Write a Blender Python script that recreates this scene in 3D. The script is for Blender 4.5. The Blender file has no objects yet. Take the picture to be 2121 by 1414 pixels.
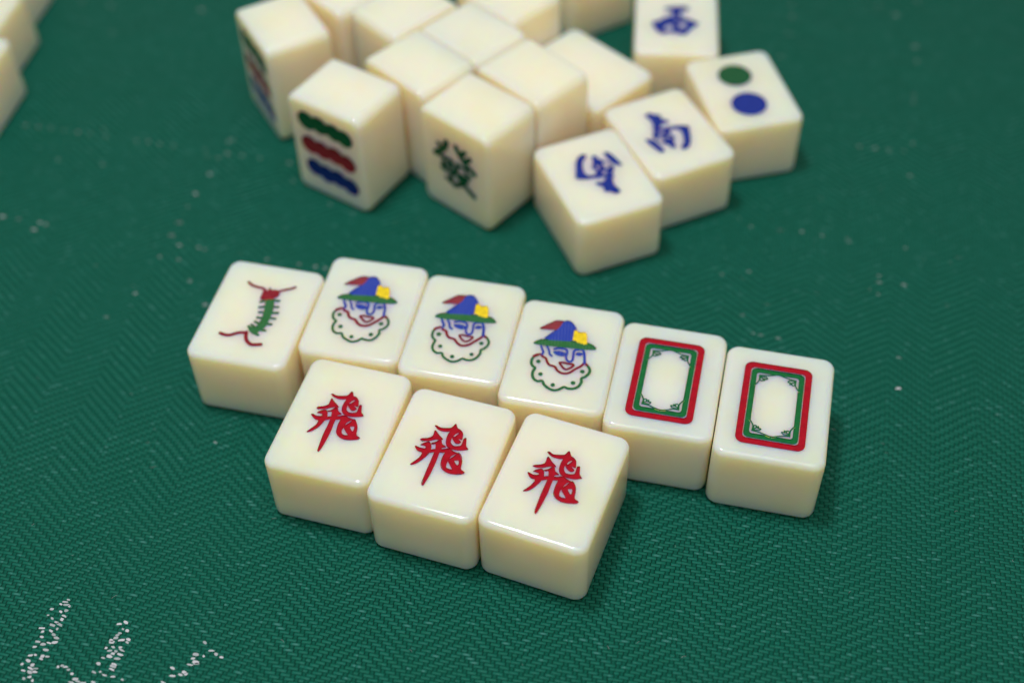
import bpy, math, random
import numpy as np
from mathutils import Matrix, Vector
from mathutils.geometry import delaunay_2d_cdt

random.seed(4)
MM = 0.001
scene = bpy.context.scene
col = scene.collection

# ---------------------------------------------------------------- camera
F_PX, CAM_H, PITCH, ROLL = 2780.15, 269.390, 0.846289, -0.028076
cam_data = bpy.data.cameras.new("camera")
cam = bpy.data.objects.new("camera", cam_data)
col.objects.link(cam)
fw = Vector((0, math.cos(PITCH), -math.sin(PITCH)))
rt0 = Vector((1, 0, 0)); up0 = rt0.cross(fw)
rt = rt0 * math.cos(ROLL) + up0 * math.sin(ROLL)
up = up0 * math.cos(ROLL) - rt0 * math.sin(ROLL)
cam.matrix_world = Matrix(((rt.x, up.x, -fw.x, 0), (rt.y, up.y, -fw.y, 0),
                           (rt.z, up.z, -fw.z, CAM_H * MM), (0, 0, 0, 1)))
cam_data.sensor_width = 36.0
cam_data.lens = F_PX / 2121.0 * 36.0
cam_data.clip_start = 0.01
cam_data.clip_end = 50.0
cam_data.dof.use_dof = True
cam_data.dof.focus_distance = 0.311
cam_data.dof.aperture_fstop = 5.8
scene.camera = cam

# ---------------------------------------------------------------- room light
world = bpy.data.worlds.new("World")
scene.world = world
world.use_nodes = True
bg = world.node_tree.nodes["Background"]
bg.inputs["Color"].default_value = (1.0, 0.92, 0.80, 1)
bg.inputs["Strength"].default_value = 0.37

def lamp(name, loc, target, sx, sy, power, color):
    d = bpy.data.lights.new(name, 'AREA')
    d.shape = 'RECTANGLE'; d.size = sx; d.size_y = sy
    d.energy = power; d.color = color
    o = bpy.data.objects.new(name, d)
    o.location = loc
    o.rotation_euler = (Vector(target) - Vector(loc)).to_track_quat('-Z', 'Y').to_euler()
    col.objects.link(o)
    return o
lamp("ceiling_lamp", (-0.105, 0.27, 0.72), (0.0, 0.19, 0), 0.11, 0.09, 2.5, (0.945, 0.945, 1.04))
lamp("ceiling_panel", (0.04, 0.06, 0.88), (0.01, 0.21, 0), 0.6, 0.5, 2.45, (0.945, 0.945, 1.04))

scene.view_settings.view_transform = 'Standard'
scene.view_settings.look = 'None'
scene.view_settings.exposure = 0.0
scene.view_settings.gamma = 1.0
scene.view_settings.use_curve_mapping = False
scene.cycles.max_bounces = 14
scene.cycles.diffuse_bounces = 8
scene.cycles.use_denoising = True

# ---------------------------------------------------------------- node helpers
class NT:
    def __init__(s, name):
        s.mat = bpy.data.materials.new(name)
        s.mat.use_nodes = True
        s.t = s.mat.node_tree
        s.t.nodes.clear()
        s.out = s.t.nodes.new('ShaderNodeOutputMaterial')
        s.bsdf = s.t.nodes.new('ShaderNodeBsdfPrincipled')
        s.t.links.new(s.bsdf.outputs[0], s.out.inputs['Surface'])
    def put(s, sock, v):
        if isinstance(v, bpy.types.NodeSocket): s.t.links.new(v, sock)
        else: sock.default_value = v
    def m(s, op, a, b=0.0, c=0.0):
        n = s.t.nodes.new('ShaderNodeMath'); n.operation = op
        s.put(n.inputs[0], a); s.put(n.inputs[1], b); s.put(n.inputs[2], c)
        return n.outputs[0]
    def mix(s, f, a, b):
        n = s.t.nodes.new('ShaderNodeMix'); n.data_type = 'RGBA'
        s.put(n.inputs[0], f); s.put(n.inputs[6], a); s.put(n.inputs[7], b)
        return n.outputs[2]
    def coord(s):
        n = s.t.nodes.new('ShaderNodeTexCoord'); return n.outputs['Object']
    def mapping(s, v, scale=(1, 1, 1), rot=(0, 0, 0), loc=(0, 0, 0)):
        n = s.t.nodes.new('ShaderNodeMapping')
        s.put(n.inputs[0], v)
        n.inputs['Scale'].default_value = scale; n.inputs['Rotation'].default_value = rot
        n.inputs['Location'].default_value = loc
        return n.outputs[0]
    def noise(s, v, scale, detail=3, rough=.5, dim='3D'):
        n = s.t.nodes.new('ShaderNodeTexNoise'); n.noise_dimensions = dim
        s.put(n.inputs['Vector'], v); n.inputs['Scale'].default_value = scale
        n.inputs['Detail'].default_value = detail; n.inputs['Roughness'].default_value = rough
        return n.outputs[0]
    def white(s, a, b):
        c = s.t.nodes.new('ShaderNodeCombineXYZ'); s.put(c.inputs[0], a); s.put(c.inputs[1], b)
        n = s.t.nodes.new('ShaderNodeTexWhiteNoise'); n.noise_dimensions = '2D'
        s.put(n.inputs['Vector'], c.outputs[0]); return n.outputs[0]
    def ramp(s, f, lo, hi):
        n = s.t.nodes.new('ShaderNodeMapRange'); n.clamp = True
        s.put(n.inputs[0], f); n.inputs[1].default_value = lo; n.inputs[2].default_value = hi
        return n.outputs[0]
    def xyz(s, v):
        n = s.t.nodes.new('ShaderNodeSeparateXYZ'); s.put(n.inputs[0], v); return n.outputs
    def bump(s, h, dist, strength=1.0):
        n = s.t.nodes.new('ShaderNodeBump'); s.put(n.inputs['Height'], h)
        n.inputs['Distance'].default_value = dist; n.inputs['Strength'].default_value = strength
        s.t.links.new(n.outputs[0], s.bsdf.inputs['Normal'])
    def set(s, **k):
        for a, v in k.items(): s.put(s.bsdf.inputs[a.replace('_', ' ')], v)

# ---------------------------------------------------------------- materials
def ivory_material():
    n = NT("ivory_plastic")
    info = n.t.nodes.new('ShaderNodeObjectInfo')
    rnd = info.outputs['Random']
    v = n.t.nodes.new('ShaderNodeVectorMath'); v.operation = 'ADD'
    n.put(v.inputs[0], n.coord())
    cmb = n.t.nodes.new('ShaderNodeCombineXYZ')
    n.put(cmb.inputs[0], n.m('MULTIPLY', rnd, 3.7)); n.put(cmb.inputs[1], n.m('MULTIPLY', rnd, 1.9))
    n.put(v.inputs[1], cmb.outputs[0])
    blotch = n.ramp(n.noise(v.outputs[0], 75, 4, .55), .48, .74)
    fine = n.noise(v.outputs[0], 900, 3, .6)
    base = n.mix(n.m('ADD', n.m('MULTIPLY', blotch, .55), n.m('MULTIPLY', rnd, .22)), (0.973, 0.842, 0.655, 1), (0.973, 0.80, 0.50, 1))
    n.set(Base_Color=base, Subsurface_Weight=1.0, Subsurface_Scale=0.020,
          Roughness=n.m('ADD', n.m('ADD', .055, n.m('MULTIPLY', fine, .06)), n.m('MULTIPLY', n.ramp(n.noise(v.outputs[0], 130, 4, .65), .5, .75), .09)), IOR=1.5)
    n.bsdf.inputs['Subsurface Radius'].default_value = (1.0, 0.55, 0.15)
    n.bump(n.noise(v.outputs[0], 260, 2, .5), 0.00006, .35)
    return n.mat

def paint_material(name, c, rough=.14, sparkle=.000018):
    n = NT(name)
    co = n.coord()
    k = n.noise(co, 900, 3, .6)
    dark = tuple(x * .88 for x in c[:3]) + (1,)
    lite = tuple(min(1, x * 1.1 + .002) for x in c[:3]) + (1,)
    n.set(Base_Color=n.mix(n.ramp(k, .35, .65), dark, lite), Roughness=rough, IOR=1.5, Specular_IOR_Level=.3)
    n.bump(n.noise(co, 1900, 2, .6), sparkle, 1.0)
    return n.mat

def striped_paint(name, c):
    n = NT(name)
    co = n.coord()
    x = n.xyz(n.mapping(co, rot=(0, 0, math.radians(-8))))[0]
    w = n.m('SINE', n.m('MULTIPLY', x, 2 * math.pi / 0.00078))
    lite = tuple(x * 1.0 + .12 for x in c[:3]) + (1,)
    f = n.m('MULTIPLY', n.ramp(w, .72, .98), n.ramp(n.noise(co, 420, 2), .35, .6))
    n.set(Base_Color=n.mix(n.m('MULTIPLY', f, .55), c, lite), Roughness=.34)
    n.bump(w, .00003, .6)
    return n.mat

MAT = {
 'ivory': ivory_material(),
 'red': paint_material("crimson_paint", (0.37, 0.0005, 0.012, 1)),
 'darkred': paint_material("dark_red_paint", (0.24, 0.012, 0.022, 1)),
 'maroon': paint_material("maroon_paint", (0.24, 0.03, 0.04, 1), .36),
 'green': striped_paint("grass_green_paint", (0.010, 0.13, 0.026, 1)),
 'dgreen': paint_material("bottle_green_paint", (0.007, 0.092, 0.030, 1)),
 'framegreen': paint_material("frame_green_paint", (0.004, 0.135, 0.032, 1)),
 'blue': striped_paint("royal_blue_paint", (0.009, 0.040, 0.34, 1)),
 'dblue': paint_material("dark_blue_paint", (0.008, 0.020, 0.19, 1)),
 'navy': paint_material("ink_blue_paint", (0.008, 0.028, 0.25, 1)),
 'yellow': paint_material("yellow_paint", (0.80, 0.60, 0.015, 1), .34),
}

# ---------------------------------------------------------------- play mat
WEFT, WARP = 1.13, 0.83          # thread spacing, mm
ANG = math.radians(-12.8)

def mat_material():
    n = NT("woven_mat")
    co = n.coord()
    p = n.xyz(n.mapping(co, rot=(0, 0, -ANG)))
    wob = n.noise(co, 130, 2, .5)
    wob2 = n.noise(co, 33, 2, .5)
    off = n.m('ADD', n.m('MULTIPLY', n.m('SUBTRACT', wob, .5), .35), n.m('MULTIPLY', n.m('SUBTRACT', wob2, .5), 1.6))
    off2 = n.m('MULTIPLY', n.m('SUBTRACT', n.noise(n.mapping(co, loc=(3, 1, 0)), 60, 2), .5), 2.0)
    u = n.m('ADD', n.m('MULTIPLY', p[0], 1 / (WEFT * MM)), off)
    v = n.m('ADD', n.m('MULTIPLY', p[1], 1 / (WARP * MM)), off2)
    j = n.m('FLOOR', v); fv = n.m('FRACT', v)
    i = n.m('FLOOR', u); fu = n.m('FRACT', u)
    tri = n.m('PINGPONG', u, 10.0)
    odd = n.m('FLOORED_MODULO', n.m('FLOOR', n.m('DIVIDE', u, 10.0)), 2.0)
    ft = n.m('FRACT', tri)
    k = n.m('FLOORED_MODULO', n.m('ADD', n.m('ADD', n.m('FLOOR', tri), odd), j), 3.0)
    s = n.m('ADD', k, ft)
    over = n.m('LESS_THAN', s, 2.0)
    # weft float: a lens of two threads; warp tick: one narrow upright thread
    cy = n.m('SUBTRACT', 1.0, n.m('POWER', n.m('ABSOLUTE', n.m('SUBTRACT', n.m('MULTIPLY', fv, 2.0), 1.0)), 3.5))
    lens = n.m('POWER', n.m('ABSOLUTE', n.m('SINE', n.m('MULTIPLY', s, math.pi / 2))), .55)
    hw = n.m('MULTIPLY', n.m('MULTIPLY', cy, lens), over)
    cx = n.m('SUBTRACT', 1.0, n.m('POWER', n.m('ABSOLUTE', n.m('SUBTRACT', n.m('MULTIPLY', fu, 2.0), 1.0)), 2.0))
    tick = n.m('MULTIPLY', n.m('POWER', cx, 2.2), n.m('MULTIPLY', n.m('SUBTRACT', 1.0, over), .6))
    h = n.m('ADD', hw, tick)
    fibre = n.noise(n.mapping(co, rot=(0, 0, -ANG), scale=(500, 5200, 1)), 1.0, 2, .6)
    h2 = n.m('ADD', n.m('ADD', h, n.m('MULTIPLY', fibre, .26)), n.m('MULTIPLY', n.noise(co, 45, 2, .5), 9.0))
    # colour of the yarns, with the shade between threads painted in
    rnd = n.white(n.m('FLOOR', n.m('DIVIDE', n.m('ADD', i, j), 2.0)), j)
    rndr = n.white(j, 7.0)
    weft_c = n.mix(rnd, (0.003, 0.120, 0.072, 1), (0.006, 0.146, 0.096, 1))
    weft_c = n.mix(n.m('MULTIPLY', rndr, .35), weft_c, (0.003, 0.110, 0.078, 1))
    warp_shaded_c = (0.003, 0.088, 0.055, 1)  # warp darkened to stand in for the weave's self-shadow
    gap_shade_c = (0.001, 0.016, 0.010, 1)  # painted shade for the hollows beside the floats
    c = n.mix(over, warp_shaded_c, weft_c)
    c = n.mix(n.ramp(h, .29, .0), c, gap_shade_c)
    blot = n.noise(co, 14, 3, .55)
    c = n.mix(n.m('MULTIPLY', n.ramp(blot, .35, .7), .4), c, (0.003, 0.100, 0.062, 1))
    # glints painted on scattered yarn crowns, and specks of lint
    shine = n.m('MULTIPLY', n.m('GREATER_THAN', rnd, .952), n.ramp(h, .6, .95))
    c = n.mix(n.m('MULTIPLY', shine, .30), c, (0.10, 0.30, 0.27, 1))
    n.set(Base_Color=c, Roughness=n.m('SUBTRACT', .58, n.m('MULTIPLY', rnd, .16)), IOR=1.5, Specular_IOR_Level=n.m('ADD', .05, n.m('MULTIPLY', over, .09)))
    n.bump(h2, 0.00034, .9)
    return n.mat

def mesh_obj(name, verts, faces, mats, parent=None, smooth=None, midx=None):
    me = bpy.data.meshes.new(name)
    me.from_pydata(verts, [], faces)
    for m in mats: me.materials.append(m)
    if smooth is not None: me.polygons.foreach_set('use_smooth', smooth)
    if midx is not None: me.polygons.foreach_set('material_index', midx)
    me.update()
    o = bpy.data.objects.new(name, me)
    col.objects.link(o)
    if parent: o.parent = parent
    return o

S = 0.62
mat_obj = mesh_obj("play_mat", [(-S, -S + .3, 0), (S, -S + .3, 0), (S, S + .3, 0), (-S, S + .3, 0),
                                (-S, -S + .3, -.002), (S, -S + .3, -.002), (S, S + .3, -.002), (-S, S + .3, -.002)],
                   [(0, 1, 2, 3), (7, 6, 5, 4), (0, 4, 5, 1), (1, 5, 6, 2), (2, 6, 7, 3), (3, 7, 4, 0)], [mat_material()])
mat_obj["kind"] = "structure"
mat_obj["label"] = "green herringbone woven playing mat with worn white print"

# worn white print left on the thread tops
FLAKES = [(-103.9,162.8,0.9,1.00),(-105.5,161.7,0.9,1.00),(-104.6,162.3,0.9,1.00),(-104.2,161.5,0.9,1.00),(-103.4,161.1,0.9,1.00),(-107.3,160.5,0.9,1.00),(-105.1,159.7,0.9,1.00),(-103.9,160.0,0.9,1.00),(-107.8,158.9,0.9,1.00),(-104.1,158.6,0.9,1.00),(-106.7,158.0,0.9,1.00),(-104.4,157.7,0.9,1.00),(-105.5,157.0,0.9,1.00),(-106.3,156.3,0.9,1.00),(-104.7,156.4,0.9,1.00),(-108.6,155.6,0.9,1.00),(-106.3,154.8,0.9,1.00),(-105.0,155.3,0.9,1.00),(-108.2,154.7,0.9,1.00),(-105.5,153.9,0.9,1.00),(-108.1,153.4,0.9,1.00),(-104.7,153.0,0.9,1.00),(-108.7,152.2,0.9,1.00),(-106.2,151.8,0.9,1.00),(-104.8,151.9,0.9,1.00),(-107.4,151.5,0.9,1.00),(-109.2,150.9,0.9,1.00),(-106.5,150.1,0.9,1.00),(-108.6,148.9,0.9,1.00),(-109.7,148.8,0.9,1.00),(-106.9,148.5,0.9,1.00),(-105.8,148.4,0.9,1.00),(-107.1,147.9,0.9,1.00),(-109.9,147.5,0.9,1.00),(-111.1,146.7,0.9,1.00),(-108.7,146.4,0.9,1.00),(-109.0,145.6,0.9,1.00),(-107.9,145.5,0.9,1.00),(-110.5,145.1,0.9,1.00),(-109.0,144.7,0.9,1.00),(-107.9,144.7,0.9,1.00),(-109.9,143.2,0.9,1.00),(-108.7,143.5,0.9,1.00),(-107.9,142.6,0.9,1.00),(-91.0,156.1,0.9,1.00),(-89.6,156.5,0.9,1.00),(-90.0,154.8,0.9,1.00),(-88.9,154.3,0.9,1.00),(-90.5,153.8,0.9,1.00),(-91.0,153.3,0.9,1.00),(-92.1,152.0,0.9,1.00),(-91.2,152.6,0.9,1.00),(-89.8,152.0,0.9,1.00),(-88.3,152.1,0.9,1.00),(-88.5,151.4,0.9,1.00),(-92.0,151.5,0.9,1.00),(-93.0,150.1,0.9,1.00),(-91.4,150.3,0.9,1.00),(-89.8,150.2,0.9,1.00),(-92.1,149.4,0.9,1.00),(-90.6,149.2,0.9,1.00),(-89.4,149.5,0.9,1.00),(-91.2,148.7,0.9,1.00),(-89.5,148.4,0.9,1.00),(-93.2,147.7,0.9,1.00),(-91.8,148.0,0.9,1.00),(-90.0,147.4,0.9,1.00),(-94.0,146.3,0.9,1.00),(-90.4,146.0,0.9,1.00),(-90.6,145.5,0.9,1.00),(-90.8,144.8,0.9,1.00),(-94.6,144.2,0.9,1.00),(-93.2,144.3,0.9,1.00),(-92.1,143.4,0.9,1.00),(-90.2,143.0,0.9,1.00),(-88.0,142.2,0.9,1.00),(-102.9,145.8,0.9,1.00),(-102.0,146.0,0.9,1.00),(-101.2,145.7,0.9,1.00),(-100.4,145.0,0.9,1.00),(-99.4,144.0,0.9,1.00),(-98.4,142.7,0.9,1.00),(-99.2,141.9,0.9,1.00),(-97.8,142.1,0.9,1.00),(-96.5,141.7,0.9,1.00),(-94.3,141.8,0.9,1.00),(-70.9,150.8,0.9,1.00),(-69.1,148.7,0.9,1.00),(-72.6,147.9,0.9,1.00),(-70.7,147.4,0.9,1.00),(-68.0,147.8,0.9,1.00),(-66.7,147.0,0.9,1.00),(-73.0,146.9,0.9,1.00),(-72.3,146.0,0.9,1.00),(-72.1,145.6,0.9,1.00),(-73.5,145.4,0.9,1.00),(-77.3,144.7,0.9,1.00),(-74.6,143.6,0.9,1.00),(-74.1,143.1,0.9,1.00),(-75.3,143.0,0.9,1.00),(-77.0,142.8,0.9,1.00),(-78.8,141.2,0.9,1.00),(-151.6,335.2,0.9,0.34),(-147.4,334.2,0.9,0.34),(-143.2,333.6,0.9,0.34),(-138.9,332.1,0.9,0.34),(-134.4,331.1,0.9,0.34),(-130.2,330.1,0.9,0.34),(-126.3,332.4,0.9,0.34),(-125.1,328.6,0.9,0.34),(-115.1,326.1,0.9,0.34),(-107.6,324.2,0.9,0.34),(-103.2,323.2,0.9,0.34),(-93.1,320.7,0.9,0.34),(-88.4,316.9,0.9,0.34),(-94.8,295.3,0.9,0.34),(-137.9,318.2,0.9,0.34),(-111.3,325.6,1.0,0.56),(-85.8,318.8,1.0,0.56),(-86.2,324.5,1.0,0.56),(-90.1,309.5,1.0,0.56),(-93.3,300.8,1.0,0.56),(-96.4,288.4,1.0,0.56),(-97.8,283.1,1.0,0.56),(-104.0,395.1,1.0,0.56),(-149.2,293.1,1.0,0.56),(-144.1,291.8,1.0,0.56),(-135.6,289.3,1.0,0.56),(-137.5,290.1,1.0,0.56),(-138.6,287.2,1.0,0.56),(-132.7,383.6,1.1,0.22),(-135.9,398.7,1.1,0.22),(-146.7,402.2,1.1,0.22),(-123.7,315.3,1.1,0.22),(-96.7,288.4,0.9,0.52),(-97.8,283.3,0.9,0.52),(-95.0,278.9,0.9,0.52),(-99.9,274.5,0.9,0.52),(-94.3,273.1,0.9,0.52),(-90.0,264.4,0.9,0.52),(-89.3,277.8,0.9,0.52),(-87.4,276.9,0.9,0.52),(-104.6,260.2,0.9,0.52),(-84.5,255.1,0.9,0.52),(-111.1,251.5,0.9,0.26),(-143.9,291.6,0.9,0.26),(-85.1,325.3,1.0,0.45),(-81.2,317.8,1.0,0.45),(-75.6,316.2,1.0,0.45),(-66.4,313.6,1.0,0.45),(-64.5,305.1,0.9,0.26),(-52.6,294.5,0.9,0.26),(-45.6,290.5,0.9,0.26),(98.7,388.4,1.1,0.34),(97.9,381.5,1.1,0.34),(95.2,371.9,1.1,0.34),(128.0,386.0,1.1,0.34),(132.8,380.8,1.1,0.34),(141.9,388.3,1.1,0.34),(135.5,362.9,1.1,0.34),(134.3,355.1,1.1,0.34),(129.6,337.6,1.1,0.34),(128.6,334.2,1.1,0.34),(90.8,359.9,0.9,0.38),(107.7,313.7,0.9,0.38),(112.2,312.7,0.9,0.38),(116.2,311.7,0.9,0.38),(120.7,311.1,0.9,0.38),(124.1,314.6,0.9,0.38),(120.1,299.9,0.9,0.38),(78.0,278.1,0.9,0.38),(89.6,275.5,0.9,0.38),(96.6,273.8,0.9,0.38),(102.6,259.0,0.9,0.45),(102.1,256.4,0.9,0.45),(108.7,255.2,0.9,0.45),(112.2,269.5,0.9,0.26),(96.8,272.5,0.9,0.26),(100.9,251.9,0.9,0.26),(101.7,228.9,0.8,0.30),(99.4,218.5,1.1,1.00),(69.9,280.0,0.9,0.41),(78.0,278.0,0.9,0.41),(66.8,262.0,0.9,0.41),(84.1,277.4,0.9,0.41),(59.1,261.2,0.9,0.41),(-69.0,272.2,0.8,0.45),(-59.7,269.9,0.8,0.45),(-55.0,268.7,0.8,0.45),(-52.1,267.9,0.8,0.45),(-90.1,264.7,0.8,0.45),(-84.6,254.8,0.8,0.45),(62.8,245.6,0.8,0.38),(66.7,238.2,0.8,0.38),(71.1,236.9,0.8,0.38),(-75.6,207.2,0.7,0.45),(64.7,238.9,0.7,0.45)]
def build_flakes():
    n = NT("worn_white_print")
    a = n.t.nodes.new('ShaderNodeAttribute'); a.attribute_name = "wear"
    n.set(Base_Color=n.mix(a.outputs['Fac'], (0.012, 0.12, 0.085, 1), (0.54, 0.55, 0.57, 1)), Roughness=.6)
    V, Fc, wear = [], [], []
    ca, sa = math.cos(ANG), math.sin(ANG)
    for (x, y, s, op) in FLAKES:
        b = len(V); m = 8
        lx = s * random.uniform(.36, .95); ly = s * random.uniform(.24, .46)
        t = random.uniform(-.25, .25)
        for q in range(m):
            an = 2 * math.pi * q / m
            r = random.uniform(.75, 1.1)
            px, py = lx * math.copysign(abs(math.cos(an)) ** .7, math.cos(an)) * r, ly * math.copysign(abs(math.sin(an)) ** .7, math.sin(an)) * r
            py += t * px
            V.append(((x + ca * px - sa * py) * MM, (y + sa * px + ca * py) * MM, .00006))
        Fc.append(tuple(range(b, b + m)))
        wear += [max(.15, min(1, op * random.uniform(.55, 1.15)))] * m
    o = mesh_obj("worn_print", V, Fc, [n.mat], mat_obj)
    at = o.data.attributes.new("wear", 'FLOAT', 'POINT')
    at.data.foreach_set('value', wear)
    o["kind"] = "stuff"
build_flakes()

def build_lint():
    rng = random.Random(23)
    n = NT("pale_lint")
    n.set(Base_Color=(0.30, 0.38, 0.36, 1), Roughness=.8)
    V, Fc = [], []
    for _ in range(90):
        x, y = rng.uniform(-.13, .13), rng.uniform(.135, .34)
        a, l, k = rng.uniform(0, 6.28), rng.uniform(.25, 1.5), rng.uniform(-1.2, 1.2)
        r = rng.uniform(.03, .055)
        px, py = x / MM, y / MM
        prev = None
        for q in range(6):
            nx, ny = -math.sin(a), math.cos(a)
            b = len(V)
            z = .10 + .10 * math.sin(q / 5 * math.pi) * rng.random()
            for (ox, oz) in ((-r, 0), (r, 0), (0, r * 1.6)):
                V.append(((px + nx * ox) * MM, (py + ny * ox) * MM, (z + oz) * MM))
            if prev is not None:
                for e in range(3): Fc.append((prev + e, prev + (e + 1) % 3, b + (e + 1) % 3, b + e))
            prev = b
            px += math.cos(a) * l / 5; py += math.sin(a) * l / 5; a += k / 5
    o = mesh_obj("lint", V, Fc, [n.mat], mat_obj)
    o["kind"] = "stuff"
build_lint()

# ---------------------------------------------------------------- tiles
TW, TL, TT = 26.0, 34.2, 20.6     # width, length, thickness (mm)
RV, RE = 3.0, 1.5                # plan corner radius, edge radius
SHALLOW = {'corner_ornament': .07, 'face_features': .10, 'face_outline': .12, 'collar': .12, 'antennae': .14}
NC, NR = 9, 7
DEPTH, PAINT = 0.34, 0.24

def plan_ring(inset):
    hx, hy, r = TW / 2 - inset, TL / 2 - inset, RV - inset
    pts = []
    for cx, cy, a0 in ((hx - r, -hy + r, -90), (hx - r, hy - r, 0), (-hx + r, hy - r, 90), (-hx + r, -hy + r, 180)):
        for q in range(NC):
            a = math.radians(a0 + 90 * q / (NC - 1))
            pts.append((cx + r * math.cos(a), cy + r * math.sin(a)))
    return pts

def smooth_closed(p):
    out = []
    for a, b in zip(p, p[1:] + p[:1]):
        out.append((a[0] * .82 + b[0] * .18, a[1] * .82 + b[1] * .18))
        out.append((a[0] * .18 + b[0] * .82, a[1] * .18 + b[1] * .82))
    return out

def catmull(p, n=5):
    if len(p) < 3: return p
    q = [(2 * p[0][0] - p[1][0], 2 * p[0][1] - p[1][1])] + list(p) + [(2 * p[-1][0] - p[-2][0], 2 * p[-1][1] - p[-2][1])]
    out = []
    for i in range(1, len(q) - 2):
        for k in range(n):
            t = k / n
            out.append(tuple(.5 * (2 * q[i][d] + (q[i + 1][d] - q[i - 1][d]) * t
                       + (2 * q[i - 1][d] - 5 * q[i][d] + 4 * q[i + 1][d] - q[i + 2][d]) * t * t
                       + (3 * q[i][d] - q[i - 1][d] - 3 * q[i + 1][d] + q[i + 2][d]) * t ** 3) for d in (0, 1)))
    out.append(tuple(p[-1]))
    return out

def stroke_quads(pts, w):
    """a brush stroke as a list of convex pieces (segments and round joints)"""
    pc = catmull([tuple(p) for p in pts])
    out = []
    for a, b in zip(pc, pc[1:]):
        dx, dy = b[0] - a[0], b[1] - a[1]
        l = math.hypot(dx, dy) or 1e-6
        nx, ny = -dy / l * w / 2, dx / l * w / 2
        out.append([(a[0] - nx, a[1] - ny), (b[0] - nx, b[1] - ny), (b[0] + nx, b[1] + ny), (a[0] + nx, a[1] + ny)])
    return pc, out

def stroke_outline(pts, w):
    pc = catmull([tuple(p) for p in pts])
    L, R = [], []
    n = len(pc)
    for i, p in enumerate(pc):
        a, b = pc[max(0, i - 1)], pc[min(n - 1, i + 1)]
        dx, dy = b[0] - a[0], b[1] - a[1]
        l = math.hypot(dx, dy) or 1e-6
        L.append((p[0] - dy / l * w / 2, p[1] + dx / l * w / 2))
        R.append((p[0] + dy / l * w / 2, p[1] - dx / l * w / 2))
    def cap(c, d0):
        return [(c[0] + math.cos(d0 + t) * w / 2, c[1] + math.sin(d0 + t) * w / 2) for t in (-.8, 0, .8)]
    d1 = math.atan2(pc[-1][1] - pc[-2][1], pc[-1][0] - pc[-2][0])
    d0 = math.atan2(pc[0][1] - pc[1][1], pc[0][0] - pc[1][0])
    return R + cap(pc[-1], d1) + L[::-1] + cap(pc[0], d0)

def shape_polys(sh):
    k = sh[0]
    if k in 'ph': return [smooth_closed([tuple(p) for p in sh[1]])]
    if k == 'q': return [[tuple(p) for p in sh[1]]]
    if k == 's': return [stroke_outline(sh[2], sh[1])]
    if k == 'c':
        r = sh[1] if sh[1] > 2 else sh[1] * .85
        m = 40 if r > 1 else 14
        return [[(sh[2][0] + r * math.cos(2 * math.pi * q / m), sh[2][1] + r * math.sin(2 * math.pi * q / m)) for q in range(m)]]

def winding(poly, X, Y):
    """non-zero winding number of many points at once"""
    w = np.zeros(len(X), int)
    P = np.array(poly); Q = np.roll(P, -1, 0)
    for (x0, y0), (x1, y1) in zip(P, Q):
        if y0 == y1: continue
        left = (x1 - x0) * (Y - y0) - (X - x0) * (y1 - y0)
        w += np.where((y0 <= Y) & (y1 > Y) & (left > 0), 1, 0)
        w -= np.where((y1 <= Y) & (y0 > Y) & (left < 0), 1, 0)
    return w

def rrect(cx, cy, hx, hy, r):
    pts = []
    for sx, sy, a0 in ((1, -1, -90), (1, 1, 0), (-1, 1, 90), (-1, -1, 180)):
        for q in range(7):
            a = math.radians(a0 + 15 * q)
            pts.append((cx + sx * (hx - r) + r * math.cos(a), cy + sy * (hy - r) + r * math.sin(a)))
    return pts

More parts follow.
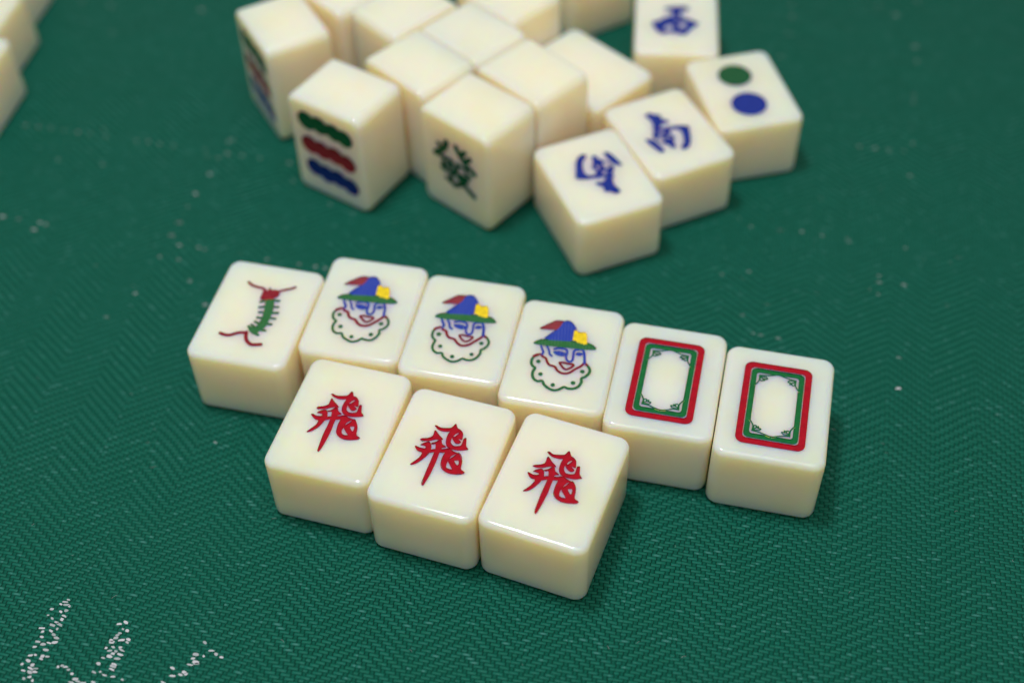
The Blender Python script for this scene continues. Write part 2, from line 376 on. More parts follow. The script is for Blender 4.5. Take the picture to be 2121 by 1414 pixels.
DESIGNS = {
 'fly': [["character","red",[["p",[[-4.29,6.49],[-3.92,6.65],[-3.1,6.39],[-2.14,6.42],[-0.54,7.01],[-0.17,7.51],[0.14,8.32],[0.4,8.29],[1.02,7.32],[1.79,7.07],[2.65,6.34],[2.92,5.47],[3.13,4.53],[2.48,4.59],[2.18,4.45],[2.96,3.92],[3.05,3.58],[2.69,3.15],[2.15,3.17],[1.39,3.63],[0.86,4.26],[0.62,4.77],[-0.14,5.91],[-1.04,5.72],[-1.96,5.58],[-2.84,5.66],[-3.64,6.04]]],["p",[[-0.17,5.97],[-0.37,4.85],[-0.32,3.52],[-0.05,2.44],[0.6,1.64],[1.62,1.28],[2.82,1.26],[4.12,1.62],[5.31,2.13],[5.27,2.42],[4.56,3.11],[4.0,4.97],[3.73,5.13],[3.49,4.79],[3.58,2.89],[2.88,2.46],[2.0,2.23],[1.3,2.46],[0.79,3.12],[0.64,4.03],[0.76,4.89],[0.92,5.62],[1.05,6.27],[0.17,6.7]]],["p",[[0.57,0.89],[1.31,1.17],[2.27,0.79],[3.43,0.56],[3.82,0.63],[4.55,-0.12],[5.23,-1.46],[5.69,-3.52],[6.78,-4.12],[6.53,-4.57],[5.74,-5.0],[4.45,-5.34],[3.05,-5.36],[1.82,-4.89],[1.03,-4.03],[0.67,-2.86],[0.58,-1.45],[0.69,0.06]]],["p",[[-6.16,1.69],[-5.86,2.04],[-4.81,2.46],[-3.87,3.18],[-3.68,4.0],[-3.81,5.0],[-3.64,5.21],[-2.59,4.33],[-1.37,3.44],[-1.35,3.15],[-2.1,2.98],[-2.75,2.77],[-3.82,2.08],[-4.87,1.66],[-5.68,1.54]]],["p",[[-6.65,-0.52],[-6.38,-0.38],[-5.35,-0.63],[-4.12,-0.37],[-4.14,0.18],[-4.74,0.33],[-5.45,0.29],[-5.25,0.73],[-4.62,1.31],[-4.01,1.59],[-3.38,1.2],[-2.96,0.32],[-2.81,-0.35],[-2.94,-1.29],[-3.3,-2.59],[-3.81,-3.79],[-4.59,-4.88],[-5.4,-5.58],[-5.8,-5.62],[-5.56,-5.17],[-4.88,-4.12],[-4.45,-3.02],[-4.31,-1.79],[-5.22,-1.61],[-5.96,-1.23]]],["p",[[-3.29,1.46],[-2.83,1.67],[-2.3,2.2],[-2.01,2.72],[-1.43,2.94],[-0.88,1.98],[0.12,1.47],[0.13,1.29],[-0.52,0.93],[-0.63,0.23],[-0.66,-0.66],[-0.57,-1.73],[-0.46,-4.15],[-0.56,-6.77],[-0.73,-9.04],[-0.98,-10.26],[-1.26,-10.22],[-1.44,-9.51],[-1.58,-7.86],[-1.68,-5.03],[-1.69,-2.43],[-1.73,-0.69],[-1.85,0.29],[-2.22,1.49],[-2.83,1.33],[-3.17,1.28]]],["p",[[-3.21,-0.58],[-1.79,0.14],[-0.15,0.56],[0.97,1.11],[1.4,0.91],[0.77,0.01],[-0.84,-0.51],[-1.73,-0.69],[-3.13,-1.43]]],["s",0.16,[[-4.29,6.49],[-3.92,6.65],[-3.1,6.39],[-2.14,6.42],[-0.54,7.01],[-0.17,7.51],[0.14,8.32],[0.4,8.29],[1.02,7.32],[1.79,7.07],[2.65,6.34],[2.92,5.47],[3.13,4.53],[2.48,4.59],[2.18,4.45],[2.96,3.92],[3.05,3.58],[2.69,3.15],[2.15,3.17],[1.39,3.63],[0.86,4.26],[0.62,4.77],[-0.14,5.91],[-1.04,5.72],[-1.96,5.58],[-2.84,5.66],[-3.64,6.04],[-4.29,6.49]]],["s",0.16,[[-0.17,5.97],[-0.37,4.85],[-0.32,3.52],[-0.05,2.44],[0.6,1.64],[1.62,1.28],[2.82,1.26],[4.12,1.62],[5.31,2.13],[5.27,2.42],[4.56,3.11],[4.0,4.97],[3.73,5.13],[3.49,4.79],[3.58,2.89],[2.88,2.46],[2.0,2.23],[1.3,2.46],[0.79,3.12],[0.64,4.03],[0.76,4.89],[0.92,5.62],[1.05,6.27],[0.17,6.7],[-0.17,5.97]]],["s",0.16,[[0.57,0.89],[1.31,1.17],[2.27,0.79],[3.43,0.56],[3.82,0.63],[4.55,-0.12],[5.23,-1.46],[5.69,-3.52],[6.78,-4.12],[6.53,-4.57],[5.74,-5.0],[4.45,-5.34],[3.05,-5.36],[1.82,-4.89],[1.03,-4.03],[0.67,-2.86],[0.58,-1.45],[0.69,0.06],[0.57,0.89]]],["s",0.16,[[-6.16,1.69],[-5.86,2.04],[-4.81,2.46],[-3.87,3.18],[-3.68,4.0],[-3.81,5.0],[-3.64,5.21],[-2.59,4.33],[-1.37,3.44],[-1.35,3.15],[-2.1,2.98],[-2.75,2.77],[-3.82,2.08],[-4.87,1.66],[-5.68,1.54],[-6.16,1.69]]],["s",0.16,[[-6.65,-0.52],[-6.38,-0.38],[-5.35,-0.63],[-4.12,-0.37],[-4.14,0.18],[-4.74,0.33],[-5.45,0.29],[-5.25,0.73],[-4.62,1.31],[-4.01,1.59],[-3.38,1.2],[-2.96,0.32],[-2.81,-0.35],[-2.94,-1.29],[-3.3,-2.59],[-3.81,-3.79],[-4.59,-4.88],[-5.4,-5.58],[-5.8,-5.62],[-5.56,-5.17],[-4.88,-4.12],[-4.45,-3.02],[-4.31,-1.79],[-5.22,-1.61],[-5.96,-1.23],[-6.65,-0.52]]],["s",0.16,[[-3.29,1.46],[-2.83,1.67],[-2.3,2.2],[-2.01,2.72],[-1.43,2.94],[-0.88,1.98],[0.12,1.47],[0.13,1.29],[-0.52,0.93],[-0.63,0.23],[-0.66,-0.66],[-0.57,-1.73],[-0.46,-4.15],[-0.56,-6.77],[-0.73,-9.04],[-0.98,-10.26],[-1.26,-10.22],[-1.44,-9.51],[-1.58,-7.86],[-1.68,-5.03],[-1.69,-2.43],[-1.73,-0.69],[-1.85,0.29],[-2.22,1.49],[-2.83,1.33],[-3.17,1.28],[-3.29,1.46]]],["s",0.16,[[-3.21,-0.58],[-1.79,0.14],[-0.15,0.56],[0.97,1.11],[1.4,0.91],[0.77,0.01],[-0.84,-0.51],[-1.73,-0.69],[-3.13,-1.43],[-3.21,-0.58]]],["h",[[0.83,4.85],[1.22,5.81],[1.84,6.26],[1.75,5.83],[1.2,4.83]]],["h",[[2.09,-2.19],[2.02,-3.23],[2.29,-4.07],[3.02,-4.3],[3.92,-4.18],[3.11,-3.4],[2.38,-2.66]]],["h",[[2.18,-1.61],[2.42,-0.62],[3.31,0.37],[2.85,-0.67]]],["h",[[3.4,-1.71],[4.45,-1.32],[4.72,-2.37],[4.52,-2.88]]]]]],
 'clown': [["collar","green",[["s",0.69,[[-5.82,-1.56],[-6.6,-2.09],[-6.99,-3.16],[-6.86,-4.39],[-6.35,-5.18],[-5.66,-5.75],[-5.92,-6.87],[-5.86,-8.1],[-5.22,-9.2],[-4.18,-9.68],[-3.15,-9.46],[-2.39,-10.53],[-1.28,-11.34],[0.12,-11.66],[1.37,-11.22],[2.37,-10.23],[3.35,-10.46],[4.65,-10.28],[5.68,-9.37],[6.2,-7.87],[6.04,-6.68],[6.78,-6.0],[7.5,-4.79],[7.41,-3.57],[6.79,-2.45],[6.17,-2.01]]],["c",0.67,[-5.34,-3.54]],["c",0.67,[-3.97,-7.35]],["c",0.66,[-0.33,-10.1]],["c",0.66,[4.28,-8.48]],["c",0.67,[5.77,-4.53]]]],["face_outline","darkred",[["s",0.67,[[-6.74,-2.06],[-6.04,-1.52],[-5.14,-1.24],[-4.6,-1.85],[-3.69,-2.29],[-3.11,-3.43],[-2.35,-4.17],[-1.07,-4.44],[-0.18,-5.5],[0.88,-6.08],[1.95,-6.03],[3.05,-5.45],[4.03,-4.27],[5.14,-2.97],[5.83,-1.97],[6.5,-2.3]]],["s",0.54,[[-0.12,-2.96],[0.75,-2.72],[1.86,-2.85],[3.26,-2.92],[3.07,-3.62],[2.32,-4.48],[1.55,-4.7],[0.59,-3.95],[-0.1,-3.08]]]]],["face_features","blue",[["s",0.61,[[-5.77,1.64],[-5.18,0.29],[-4.75,-0.34],[-4.87,-1.19]]],["s",0.58,[[-4.26,1.67],[-3.54,0.45],[-3.06,-0.72],[-2.43,-1.22]]],["s",0.55,[[-2.31,1.13],[-1.33,1.6],[0.02,1.7],[0.85,1.27],[1.0,0.3],[1.02,-0.78],[1.41,-1.78],[2.14,-2.2],[2.69,-1.51],[2.72,-0.24],[2.56,0.99],[2.8,1.8],[3.88,2.21],[4.66,2.43]]],["s",0.66,[[4.35,2.64],[4.94,1.67],[5.39,0.31],[5.72,-1.78]]],["s",0.43,[[-2.21,0.18],[-0.98,0.53],[0.29,0.3],[0.81,0.08],[0.05,-0.53],[-1.05,-0.52],[-2.11,0.02]]],["p",[[-2.0,0.14],[-0.97,0.44],[0.45,0.19],[-0.09,-0.5],[-1.05,-0.48]]],["p",[[2.99,0.45],[3.42,1.08],[4.06,1.27],[5.01,0.95],[4.28,0.12],[3.32,0.15]]]]],["feather","maroon",[["p",[[-7.31,7.16],[-5.46,8.95],[-3.82,10.52],[-2.75,10.74],[-1.33,10.65],[-1.87,9.13],[-2.44,7.79],[-3.19,7.39],[-4.53,7.17],[-6.97,6.85]]]]],["hat","blue",[["p",[[-5.65,3.87],[-4.47,5.5],[-3.18,7.36],[-2.33,8.66],[-1.87,10.54],[-0.85,11.04],[0.14,10.96],[1.17,9.94],[1.98,8.61],[1.36,8.2],[1.35,6.99],[1.64,4.64],[-0.35,4.23],[-3.03,3.86]]]]],["hat_brim","green",[["p",[[-7.84,2.12],[-7.26,2.98],[-6.04,3.75],[-3.08,4.12],[-0.39,4.44],[1.78,4.63],[3.66,4.84],[5.44,4.88],[6.75,4.41],[7.8,3.53],[7.83,2.99],[7.21,2.68],[4.8,2.4],[1.43,2.18],[-2.64,1.95],[-6.03,1.73],[-7.44,1.84]]]]],["hat_flower","yellow",[["p",[[1.35,8.29],[2.15,8.46],[2.62,7.81],[4.61,8.22],[5.45,4.42],[4.89,4.49],[4.61,4.15],[4.11,4.64],[3.76,4.31],[3.33,4.77],[2.98,4.46],[2.48,4.91],[1.75,4.76],[1.53,5.91]]]]]],
 'centipede': [["antennae","darkred",[["s",0.67,[[-5.56,9.41],[-4.13,8.59],[-2.6,8.27],[-1.47,8.24],[-0.31,7.56]]],["s",0.64,[[3.12,7.93],[4.58,8.9],[5.78,9.45],[6.89,10.25]]],["p",[[-0.71,4.32],[-0.77,5.97],[-0.82,7.26],[-0.4,7.82],[0.37,7.43],[0.48,9.04],[1.18,7.97],[2.12,8.37],[3.38,8.18],[3.81,6.97],[3.54,5.99],[2.76,5.08],[0.96,4.32]]],["s",0.82,[[-6.3,-8.79],[-4.92,-9.15],[-3.64,-8.94],[-2.57,-8.18],[-1.34,-7.49],[0.11,-7.35]]],["s",0.98,[[-0.07,-7.07],[0.43,-8.54],[1.04,-9.63],[2.02,-10.42],[3.14,-10.7],[4.99,-10.24]]]]],["body_print","green",[["p",[[0.71,4.63],[2.86,5.19],[3.51,3.04],[4.05,0.62],[4.08,-1.53],[4.12,-3.85],[3.59,-5.38],[2.76,-6.45],[2.78,-7.58],[1.63,-7.4],[0.19,-6.48],[-0.43,-5.2],[0.42,-5.28],[1.58,-4.94],[2.04,-3.41],[2.06,-1.62],[1.7,0.47],[1.33,2.57]]],["s",0.67,[[-0.29,3.49],[0.99,4.23]]],["s",0.66,[[0.17,1.58],[1.53,2.21]]],["s",0.66,[[0.62,-0.04],[2.01,0.35]]],["s",0.66,[[0.81,-1.89],[2.47,-1.8]]],["s",0.65,[[0.83,-3.29],[2.38,-3.96]]],["s",0.65,[[0.25,-4.48],[1.96,-5.39]]],["s",0.65,[[-0.26,-5.13],[1.32,-6.23]]],["s",0.67,[[2.9,4.71],[4.33,4.78]]],["s",0.66,[[3.45,2.45],[4.85,2.7]]],["s",0.66,[[3.92,0.41],[5.51,0.76]]],["s",0.66,[[3.87,-1.31],[5.5,-1.28]]],["s",0.65,[[3.84,-3.46],[5.12,-3.24]]],["s",0.65,[[3.4,-5.6],[4.36,-5.6]]],["s",0.65,[[2.04,-7.05],[3.2,-7.44]]]]]],
 'chain': [["green_chain","dgreen",[["c",3.05,[-6.29,9.85]],["c",3.05,[-1.69,10.02]],["c",3.05,[3.47,9.65]],["c",3.05,[7.09,9.08]],["s",4.4,[[-6.29,9.85],[-1.69,10.02],[3.47,9.65],[7.09,9.08]]]]],["red_chain","darkred",[["c",3.05,[-6.36,1.24]],["c",3.05,[-2.01,0.83]],["c",3.05,[2.82,0.78]],["c",3.05,[7.04,-0.12]],["s",4.4,[[-6.36,1.24],[-2.01,0.83],[2.82,0.78],[7.04,-0.12]]]]],["blue_chain","dblue",[["c",3.05,[-5.88,-7.17]],["c",3.05,[-1.75,-7.93]],["c",3.05,[2.72,-7.79]],["c",3.05,[7.11,-8.76]],["s",4.4,[[-5.88,-7.17],[-1.75,-7.93],[2.72,-7.79],[7.11,-8.76]]]]]],
 'prosper': [["character","dgreen",[["s",2.07,[[-2.7,8.75],[-3.51,6.64],[-5.04,4.7],[-7.38,2.68]]],["s",1.52,[[-5.94,6.81],[-4.68,5.76]]],["s",2.07,[[0.81,8.92],[2.7,5.93],[4.68,4.17],[7.56,2.59]]],["s",1.52,[[4.14,8.57],[2.88,6.99]]],["s",1.52,[[6.12,7.16],[4.41,5.58]]],["s",1.52,[[-5.04,2.5],[-4.28,2.54],[-2.02,2.64],[-1.26,2.68],[-1.26,2.24],[-1.26,0.92],[-1.26,0.48],[-1.91,0.46],[-3.85,0.41],[-4.5,0.39],[-4.55,-0.02],[-4.72,-1.23],[-4.77,-1.64],[-4.07,-1.62],[-1.96,-1.57],[-1.26,-1.55],[-1.35,-2.3],[-1.62,-4.58],[-1.71,-5.33],[-2.05,-5.19],[-3.08,-4.77],[-3.42,-4.63]]],["s",1.52,[[0.9,2.59],[0.63,0.65],[-0.27,-0.58]]],["s",1.38,[[0.9,2.59],[1.58,2.59],[3.64,2.59],[4.32,2.59],[4.34,2.22],[4.39,1.11],[4.41,0.74],[4.72,0.7],[5.63,0.6],[5.94,0.56]]],["s",1.52,[[0.18,-1.2],[1.08,-1.14],[3.78,-0.98],[4.68,-0.93],[4.28,-1.5],[3.1,-3.18],[2.7,-3.75],[2.05,-4.21],[0.11,-5.58],[-0.54,-6.04]]],["s",1.93,[[1.26,-1.99],[3.6,-4.1],[6.84,-6.21]]]]]],
 'south': [["character","navy",[["p",[[-2.87,9.21],[-1.36,9.4],[-0.35,8.2],[1.05,7.54],[0.62,6.3],[1.21,4.77],[2.08,4.0],[1.32,3.46],[-0.23,3.84],[-2.27,1.97],[-3.29,2.45],[-2.55,4.94],[-2.42,6.3],[-2.75,7.89]]],["p",[[-3.88,3.08],[-2.4,2.38],[-0.39,1.79],[0.69,1.63],[0.3,0.05],[-0.31,-1.07],[0.14,-3.02],[-0.89,-4.28],[-1.68,-7.01],[-2.56,-6.94],[-2.88,-5.41],[-3.98,-4.03],[-4.57,-2.55],[-5.26,-0.83],[-4.71,0.66],[-3.89,1.32]]],["p",[[-7.84,-0.48],[-6.92,-0.92],[-5.95,-1.9],[-5.49,-3.84],[-5.23,-6.37],[-5.49,-7.27],[-6.47,-6.98],[-7.1,-5.14],[-7.6,-2.85]]],["p",[[0.35,1.44],[2.14,1.3],[3.97,0.8],[6.03,-0.35],[5.53,-1.89],[4.56,-4.06],[3.6,-6.22],[2.26,-8.01],[0.6,-8.94],[-0.24,-8.37],[0.11,-7.51],[1.57,-6.13],[2.61,-4.01],[3.14,-1.99],[2.92,-0.48],[1.61,0.32],[0.02,0.18]]],["s",0.2,[[-2.87,9.21],[-1.36,9.4],[-0.35,8.2],[1.05,7.54],[0.62,6.3],[1.21,4.77],[2.08,4.0],[1.32,3.46],[-0.23,3.84],[-2.27,1.97],[-3.29,2.45],[-2.55,4.94],[-2.42,6.3],[-2.75,7.89],[-2.87,9.21]]],["s",0.2,[[-3.88,3.08],[-2.4,2.38],[-0.39,1.79],[0.69,1.63],[0.3,0.05],[-0.31,-1.07],[0.14,-3.02],[-0.89,-4.28],[-1.68,-7.01],[-2.56,-6.94],[-2.88,-5.41],[-3.98,-4.03],[-4.57,-2.55],[-5.26,-0.83],[-4.71,0.66],[-3.89,1.32],[-3.88,3.08]]],["s",0.2,[[-7.84,-0.48],[-6.92,-0.92],[-5.95,-1.9],[-5.49,-3.84],[-5.23,-6.37],[-5.49,-7.27],[-6.47,-6.98],[-7.1,-5.14],[-7.6,-2.85],[-7.84,-0.48]]],["s",0.2,[[0.35,1.44],[2.14,1.3],[3.97,0.8],[6.03,-0.35],[5.53,-1.89],[4.56,-4.06],[3.6,-6.22],[2.26,-8.01],[0.6,-8.94],[-0.24,-8.37],[0.11,-7.51],[1.57,-6.13],[2.61,-4.01],[3.14,-1.99],[2.92,-0.48],[1.61,0.32],[0.02,0.18],[0.35,1.44]]],["h",[[-4.38,-0.9],[-3.06,-0.82],[-2.91,-3.33],[-3.9,-3.46],[-4.42,-2.27]]],["h",[[-2.63,1.08],[-1.16,1.0],[-1.97,-0.28],[-2.97,0.01]]],["h",[[-1.53,-1.19],[-0.94,-1.82],[-1.08,-3.15],[-1.73,-2.84]]]]]],
 'west': [["character","navy",[["p",[[-3.94,6.48],[-1.43,7.29],[2.92,7.53],[3.88,6.41],[2.43,5.17],[1.27,4.61],[1.18,2.63],[1.94,1.69],[3.85,0.65],[6.7,-0.98],[6.41,-1.97],[4.3,-4.34],[2.86,-6.98],[1.45,-7.22],[0.03,-6.5],[-2.34,-6.31],[-4.42,-7.07],[-5.95,-5.87],[-7.61,-2.1],[-7.15,-1.09],[-5.05,-0.0],[-3.91,1.37],[-2.19,2.12],[-1.23,3.16],[-1.42,4.8],[-3.16,5.36]]],["s",0.15,[[-3.94,6.48],[-1.43,7.29],[2.92,7.53],[3.88,6.41],[2.43,5.17],[1.27,4.61],[1.18,2.63],[1.94,1.69],[3.85,0.65],[6.7,-0.98],[6.41,-1.97],[4.3,-4.34],[2.86,-6.98],[1.45,-7.22],[0.03,-6.5],[-2.34,-6.31],[-4.42,-7.07],[-5.95,-5.87],[-7.61,-2.1],[-7.15,-1.09],[-5.05,-0.0],[-3.91,1.37],[-2.19,2.12],[-1.23,3.16],[-1.42,4.8],[-3.16,5.36],[-3.94,6.48]]],["h",[[-3.5,-3.16],[-1.41,-2.08],[-1.21,-4.65],[-2.35,-5.35],[-3.87,-5.12]]],["h",[[0.79,-1.31],[2.7,-0.88],[3.07,-2.15],[1.93,-3.99],[0.79,-3.57]]],["h",[[-0.46,1.89],[0.02,2.24],[0.12,0.61],[-0.55,0.24]]]]]],
 'dots': [["green_dot","dgreen",[["c",4.95,[-0.48,6.72]]]],["blue_dot","navy",[["c",5.09,[-0.77,-7.15]]]]]
}

def frame_design():
    cx, cy = -.2, -.4
    red = [('q', rrect(cx, cy, 8.05, 12.5, 1.9)), ('h0', rrect(cx, cy, 6.48, 10.88, 1.0))]
    gr = [('q', rrect(cx, cy, 6.30, 10.68, 1.25)), ('h0', rrect(cx, cy, 5.02, 9.35, .7))]
    orn = []
    for sx in (-1, 1):
        for sy in (-1, 1):
            f = lambda pts: [(cx + sx * (5.15 - x), cy + sy * (9.45 - y)) for x, y in pts]
            orn += [('s', .30, f([(-.1, 4.0), (.45, 3.3), (.85, 2.3), (.8, .9)])),
                    ('s', .30, f([(4.9, -.1), (3.6, .35), (2.2, .75), (.8, .9)])),
                    ('s', .29, f([(.8, .9), (1.5, 1.15), (2.3, 1.2), (2.75, 1.75), (2.05, 1.8)])),
                    ('s', .29, f([(.8, .9), (1.05, 1.6), (1.0, 2.35), (1.6, 2.5), (1.7, 2.0)])),
                    ('s', .29, f([(2.05, 1.8), (2.15, 2.35), (1.7, 2.0)])),
                    ('s', .28, f([(.9, 1.0), (1.35, 1.6), (1.7, 1.75)]))]
    return [('red_border', 'red', red), ('green_border', 'framegreen', gr), ('corner_ornament', 'framegreen', orn)]
DESIGNS['frame'] = frame_design()

def jitter(shapes, rng):
    out = []
    for sh in shapes:
        k = sh[0]
        wob = lambda p: [p[0] + rng.gauss(0, .035), p[1] + rng.gauss(0, .035)]
        if k in 'ph': out.append((k, [wob(p) for p in sh[1]]))
        elif k == 's': out.append((k, sh[1] * rng.uniform(.9, 1.12), [wob(p) for p in sh[2]]))
        elif k == 'c': out.append((k, sh[1] * rng.uniform(.95, 1.05), wob(sh[2])))
        else: out.append(sh)
    return out

def moved(shapes, dx, dy):
    out = []
    for sh in shapes:
        f = lambda p: [p[0] + dx, p[1] + dy]
        if sh[0] in ('p', 'h', 'q', 'h0'): out.append((sh[0], [f(p) for p in sh[1]]))
        elif sh[0] == 's': out.append((sh[0], sh[1], [f(p) for p in sh[2]]))
        else: out.append((sh[0], sh[1], f(sh[2])))
    return out

def vary(design, rng):
    res = []
    for nm, mt, shapes in DESIGNS[design]:
        dx, dy = rng.gauss(0, .05), rng.gauss(0, .05)      # each colour is filled in its own pass
        res.append((nm, mt, moved(jitter(shapes, rng), dx, dy) if nm not in ('red_border', 'green_border', 'corner_ornament') else jitter(shapes, rng)))
    return res

def build_tile(design, layout=None):
    """returns (body object, [paint objects]) lying flat with its printed side up"""
    rings = []
    for q in range(NR + 1):                      # top rounding
        a = math.radians(90 * (1 - q / NR))
        rings.append((plan_ring(RE * (1 - math.cos(a))), TT - RE + RE * math.sin(a)))
    for q in range(NR + 1):                      # bottom rounding
        a = math.radians(90 * q / NR)
        rings.append((plan_ring(RE * (1 - math.cos(a))), RE - RE * math.sin(a)))
    V, F, SM = [], [], []
    n = len(rings[0][0])
    for pts, z in rings:
        V += [(x, y, z) for x, y in pts]
    for r in range(len(rings) - 1):
        for k in range(n):
            a, b = r * n + k, r * n + (k + 1) % n
            F.append((a, a + n, b + n, b)); SM.append(True)
    F.append(tuple(reversed(range((len(rings) - 1) * n, len(rings) * n)))); SM.append(False)
    paints = []
    if design is None:
        F.append(tuple(range(n))); SM.append(False)
    else:
        top = rings[0][0]
        verts = [Vector(p) for p in top]
        edges = [(k, (k + 1) % n) for k in range(n)]
        layers = []
        for li, (pname, mname, shapes) in enumerate(layout):
            for sh in shapes:
                hole = sh[0] in ('h', 'h0')
                polys = [list(sh[1])] if sh[0] == 'h0' else shape_polys(sh)
                for poly in polys:
                    b = len(verts)
                    verts += [Vector(p) for p in poly]
                    edges += [(b + k, b + (k + 1) % len(poly)) for k in range(len(poly))]
                    layers.append((None if hole else li, poly, li))
        ov, oe, of, ovi, _, _ = delaunay_2d_cdt(verts, edges, [], 0, 1e-4)
        cen = np.array([[sum(ov[i].x for i in f) / len(f), sum(ov[i].y for i in f) / len(f)] for f in of])
        inside = winding(top, cen[:, 0], cen[:, 1]) != 0
        cls = np.full(len(of), -1)
        for li, poly, own in layers:
            w = winding(poly, cen[:, 0], cen[:, 1]) != 0
            if li is None: cls[w & (cls == own)] = -1
            else: cls[w] = li
        # map the border of the triangulation back onto the first ring
        topmap = {}
        for i, src in enumerate(ovi):
            for sidx in src:
                if sidx < n: topmap[i] = sidx
        up_id, low_id = {}, {}
        def upv(i):
            if i in topmap: return topmap[i]
            if i not in up_id:
                up_id[i] = len(V); V.append((ov[i].x, ov[i].y, TT))
            return up_id[i]
        def lowv(i):
            if i not in low_id:
                low_id[i] = len(V); V.append((ov[i].x, ov[i].y, TT - DEPTH))
            return low_id[i]
        ecls = {}
        for fi, f in enumerate(of):
            if not inside[fi]: continue
            g = list(f)
            ar = sum(ov[g[k]].x * ov[g[(k + 1) % 3]].y - ov[g[(k + 1) % 3]].x * ov[g[k]].y for k in range(3))
            if ar < 0: g.reverse()
            of[fi] = g
            for k in range(3): ecls[(g[k], g[(k + 1) % 3])] = cls[fi]
            F.append(tuple((lowv if cls[fi] >= 0 else upv)(i) for i in g)); SM.append(False)
        for li, (pname, mname, shapes) in enumerate(layout):
            ids, PV, PF = {}, [], []
            for fi, f in enumerate(of):
                if not inside[fi] or cls[fi] != li: continue
                t = []
                for i in f:
                    if i not in ids:
                        ids[i] = len(PV); PV.append((ov[i].x * MM, ov[i].y * MM, (TT - SHALLOW.get(pname, PAINT)) * MM))
                    t.append(ids[i])
                PF.append(tuple(t))
            rim = {}
            for (a, b), c in ecls.items():        # painted walls of the engraving
                if c == li and ecls.get((b, a), -1) < 0:
                    for i in (a, b):
                        if i not in rim:
                            rim[i] = len(PV); PV.append((ov[i].x * MM, ov[i].y * MM, (TT - .012) * MM))
                    PF.append((ids[a], ids[b], rim[b], rim[a]))
            if PF: paints.append((pname, mname, PV, PF))
    body = mesh_obj("mahjong_tile", [(x * MM, y * MM, z * MM) for x, y, z in V], F, [MAT['ivory']], None, SM)
    parts = []
    for pname, mname, PV, PF in paints:
        parts.append(mesh_obj(pname, PV, PF, [MAT[mname]], body))
    return body, parts

CACHE = {}
RNG = random.Random(11)
def get_tile(design):
    if design:
        return build_tile(design, vary(design, RNG))
    if design not in CACHE:
        CACHE[design] = build_tile(design)
        return CACHE[design]
    b0, p0 = CACHE[design]
    b = b0.copy(); col.objects.link(b)
    ps = []
    for p in p0:
        c = p.copy(); col.objects.link(c); c.parent = b; ps.append(c)
    return b, ps

POSES = {'A': (-64.61, 232.68, -14.55), 'B': (-37.28, 233.12, -13.11), 'C': (-12.18, 225.55, -13.57), 'D': (12.31, 215.69, -13.85), 'E': (37.02, 206.94, -14.03), 'F': (61.90, 198.11, -14.11), 'G': (-41.42, 197.48, -17.16), 'H': (-16.75, 186.97, -19.40), 'I': (8.96, 178.27, -22.28), 'J': (25.02, 281.46, 20.79), 'K': (46.56, 298.94, 22.75), 'L': (70.48, 317.20, 11.51), 'M': (-45.45, 304.96, -34.43), 'N': (-7.87, 296.03, -41.98), 'O': (-66.18, 339.10, -62.35), 'R': (-24.55, 317.24, -46.81), 'S': (8.00, 311.22, -47.64), 'U': (-9.06, 331.07, -47.01), 'X': (-29.69, 344.31, -47.93), 'P': (-50.51, 357.12, -46.82), 'V': (1.75, 350.14, -46.41), 'T': (24.18, 329.46, 42.26), 'Q': (54.29, 352.03, -5.87), 'Z': (25.20, 390.21, 29.28), 'a': (-173.25, 343.36, -11.10), 'b': (-174.73, 370.21, -11.02), 'c': (-175.17, 397.07, -11.02)}
ROW = "tiles lying face up in the front rows"
PILE = "tiles of the loose pile behind the rows"
WALL = "tiles of the wall at the left edge"
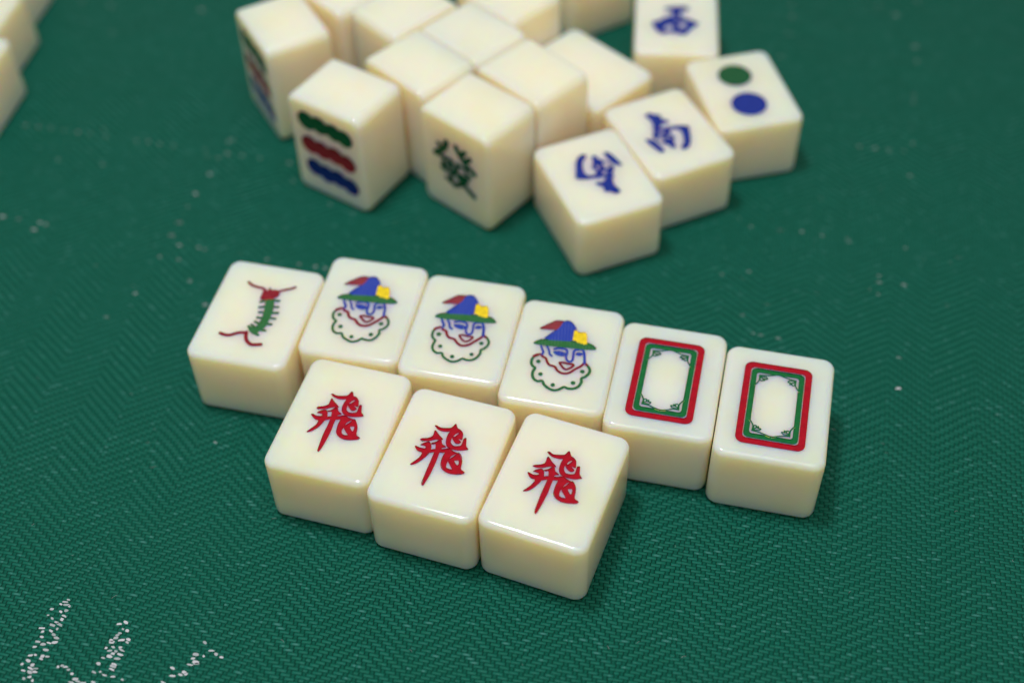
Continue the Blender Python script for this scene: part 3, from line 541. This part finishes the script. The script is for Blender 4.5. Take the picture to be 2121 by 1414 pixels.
# key: design, stance (up = lying face up, down = lying face down, stand = on its short end, turn = stand turned a quarter), spin, group, label
TILES = {
 'A': ('centipede', 'up', 0, ROW, "ivory tile with a red and green centipede, leftmost of the row"),
 'B': ('clown', 'up', 0, ROW, "clown tile touching the centipede tile, leftmost of the three clowns"),
 'C': ('clown', 'up', 0, ROW, "clown tile between two other clown tiles"),
 'D': ('clown', 'up', 0, ROW, "clown tile beside a red and green framed tile"),
 'E': ('frame', 'up', 0, ROW, "tile with red and green frame, between a clown tile and the row's last tile"),
 'F': ('frame', 'up', 0, ROW, "tile with red and green frame at the right end of the row"),
 'G': ('fly', 'up', 0, ROW, "red Chinese character tile below the first two clowns, left one of three"),
 'H': ('fly', 'up', 0, ROW, "red Chinese character tile between two others with the same character"),
 'I': ('fly', 'up', 0, ROW, "red Chinese character tile nearest the viewer, right one of three"),
 'J': ('south', 'up', 180, PILE, "face up tile with upside down blue character, foremost of the pile"),
 'K': ('south', 'up', 0, PILE, "face up blue character tile lying beside the two dot tile"),
 'L': ('dots', 'up', 0, PILE, "face up tile with one green dot and one blue dot"),
 'M': ('chain', 'stand', 0, PILE, "standing tile with green, red and blue chain bars facing the viewer"),
 'N': ('prosper', 'stand', 0, PILE, "standing tile with a green Chinese character on its front"),
 'O': ('chain', 'stand', 0, PILE, "standing tile at the pile's left end, coloured face turned left"),
 'R': (None, 'stand', 180, PILE, "blank standing tile right behind the colour bar tile, left of the green character tile"),
 'S': (None, 'stand', 180, PILE, "blank standing tile behind the green character tile's right side, above the upside down blue tile"),
 'U': (None, 'stand', 180, PILE, "blank standing tile in the pile's middle with only its top showing"),
 'X': (None, 'turn', 180, PILE, "blank standing tile behind the middle, its left corner jutting past its neighbour"),
 'P': (None, 'stand', 180, PILE, "blank standing tile behind the leftmost standing tile, cut by the top edge"),
 'V': (None, 'stand', 180, PILE, "blank standing tile cut by the top edge, before the shaded lying tile"),
 'T': (None, 'down', 0, PILE, "blank face down tile lying among the pile, before the west character tile"),
 'Q': ('west', 'up', 0, PILE, "face up tile with blue west character at the top edge"),
 'Z': (None, 'down', 0, PILE, "shaded lying tile at the top edge, left of the west character tile"),
 'a': (None, 'side', 0, WALL, "blurred tile at the left edge, nearest of its wall"),
 'b': (None, 'side', 0, WALL, "blurred tile at the left edge, second of its wall"),
 'c': (None, 'side', 0, WALL, "blurred tile in the top left corner, farthest of its wall"),
}
for key, (design, stance, spin, group, label) in TILES.items():
    body, parts = get_tile(design)
    x, y, a = POSES[key]
    ang = math.radians(a)
    if stance in ('stand', 'turn'):
        if stance == 'turn': ang += math.radians(90)
        # lying tile stood up on its short end: printed side looks to local -y (or +y when spun)
        m = Matrix.Translation((0, TT / 2 * MM, TL / 2 * MM)) @ Matrix.Rotation(math.radians(90), 4, 'X')
        m = Matrix.Rotation(math.radians(spin), 4, 'Z') @ m
    else:
        if stance == 'side': ang += math.radians(90)
        m = Matrix.Rotation(math.radians(spin), 4, 'Z')
    body.matrix_world = Matrix.Translation((x * MM, y * MM, 0.0)) @ Matrix.Rotation(ang, 4, 'Z') @ m
    body["label"] = label
    body["category"] = "mahjong tile"
    body["group"] = group
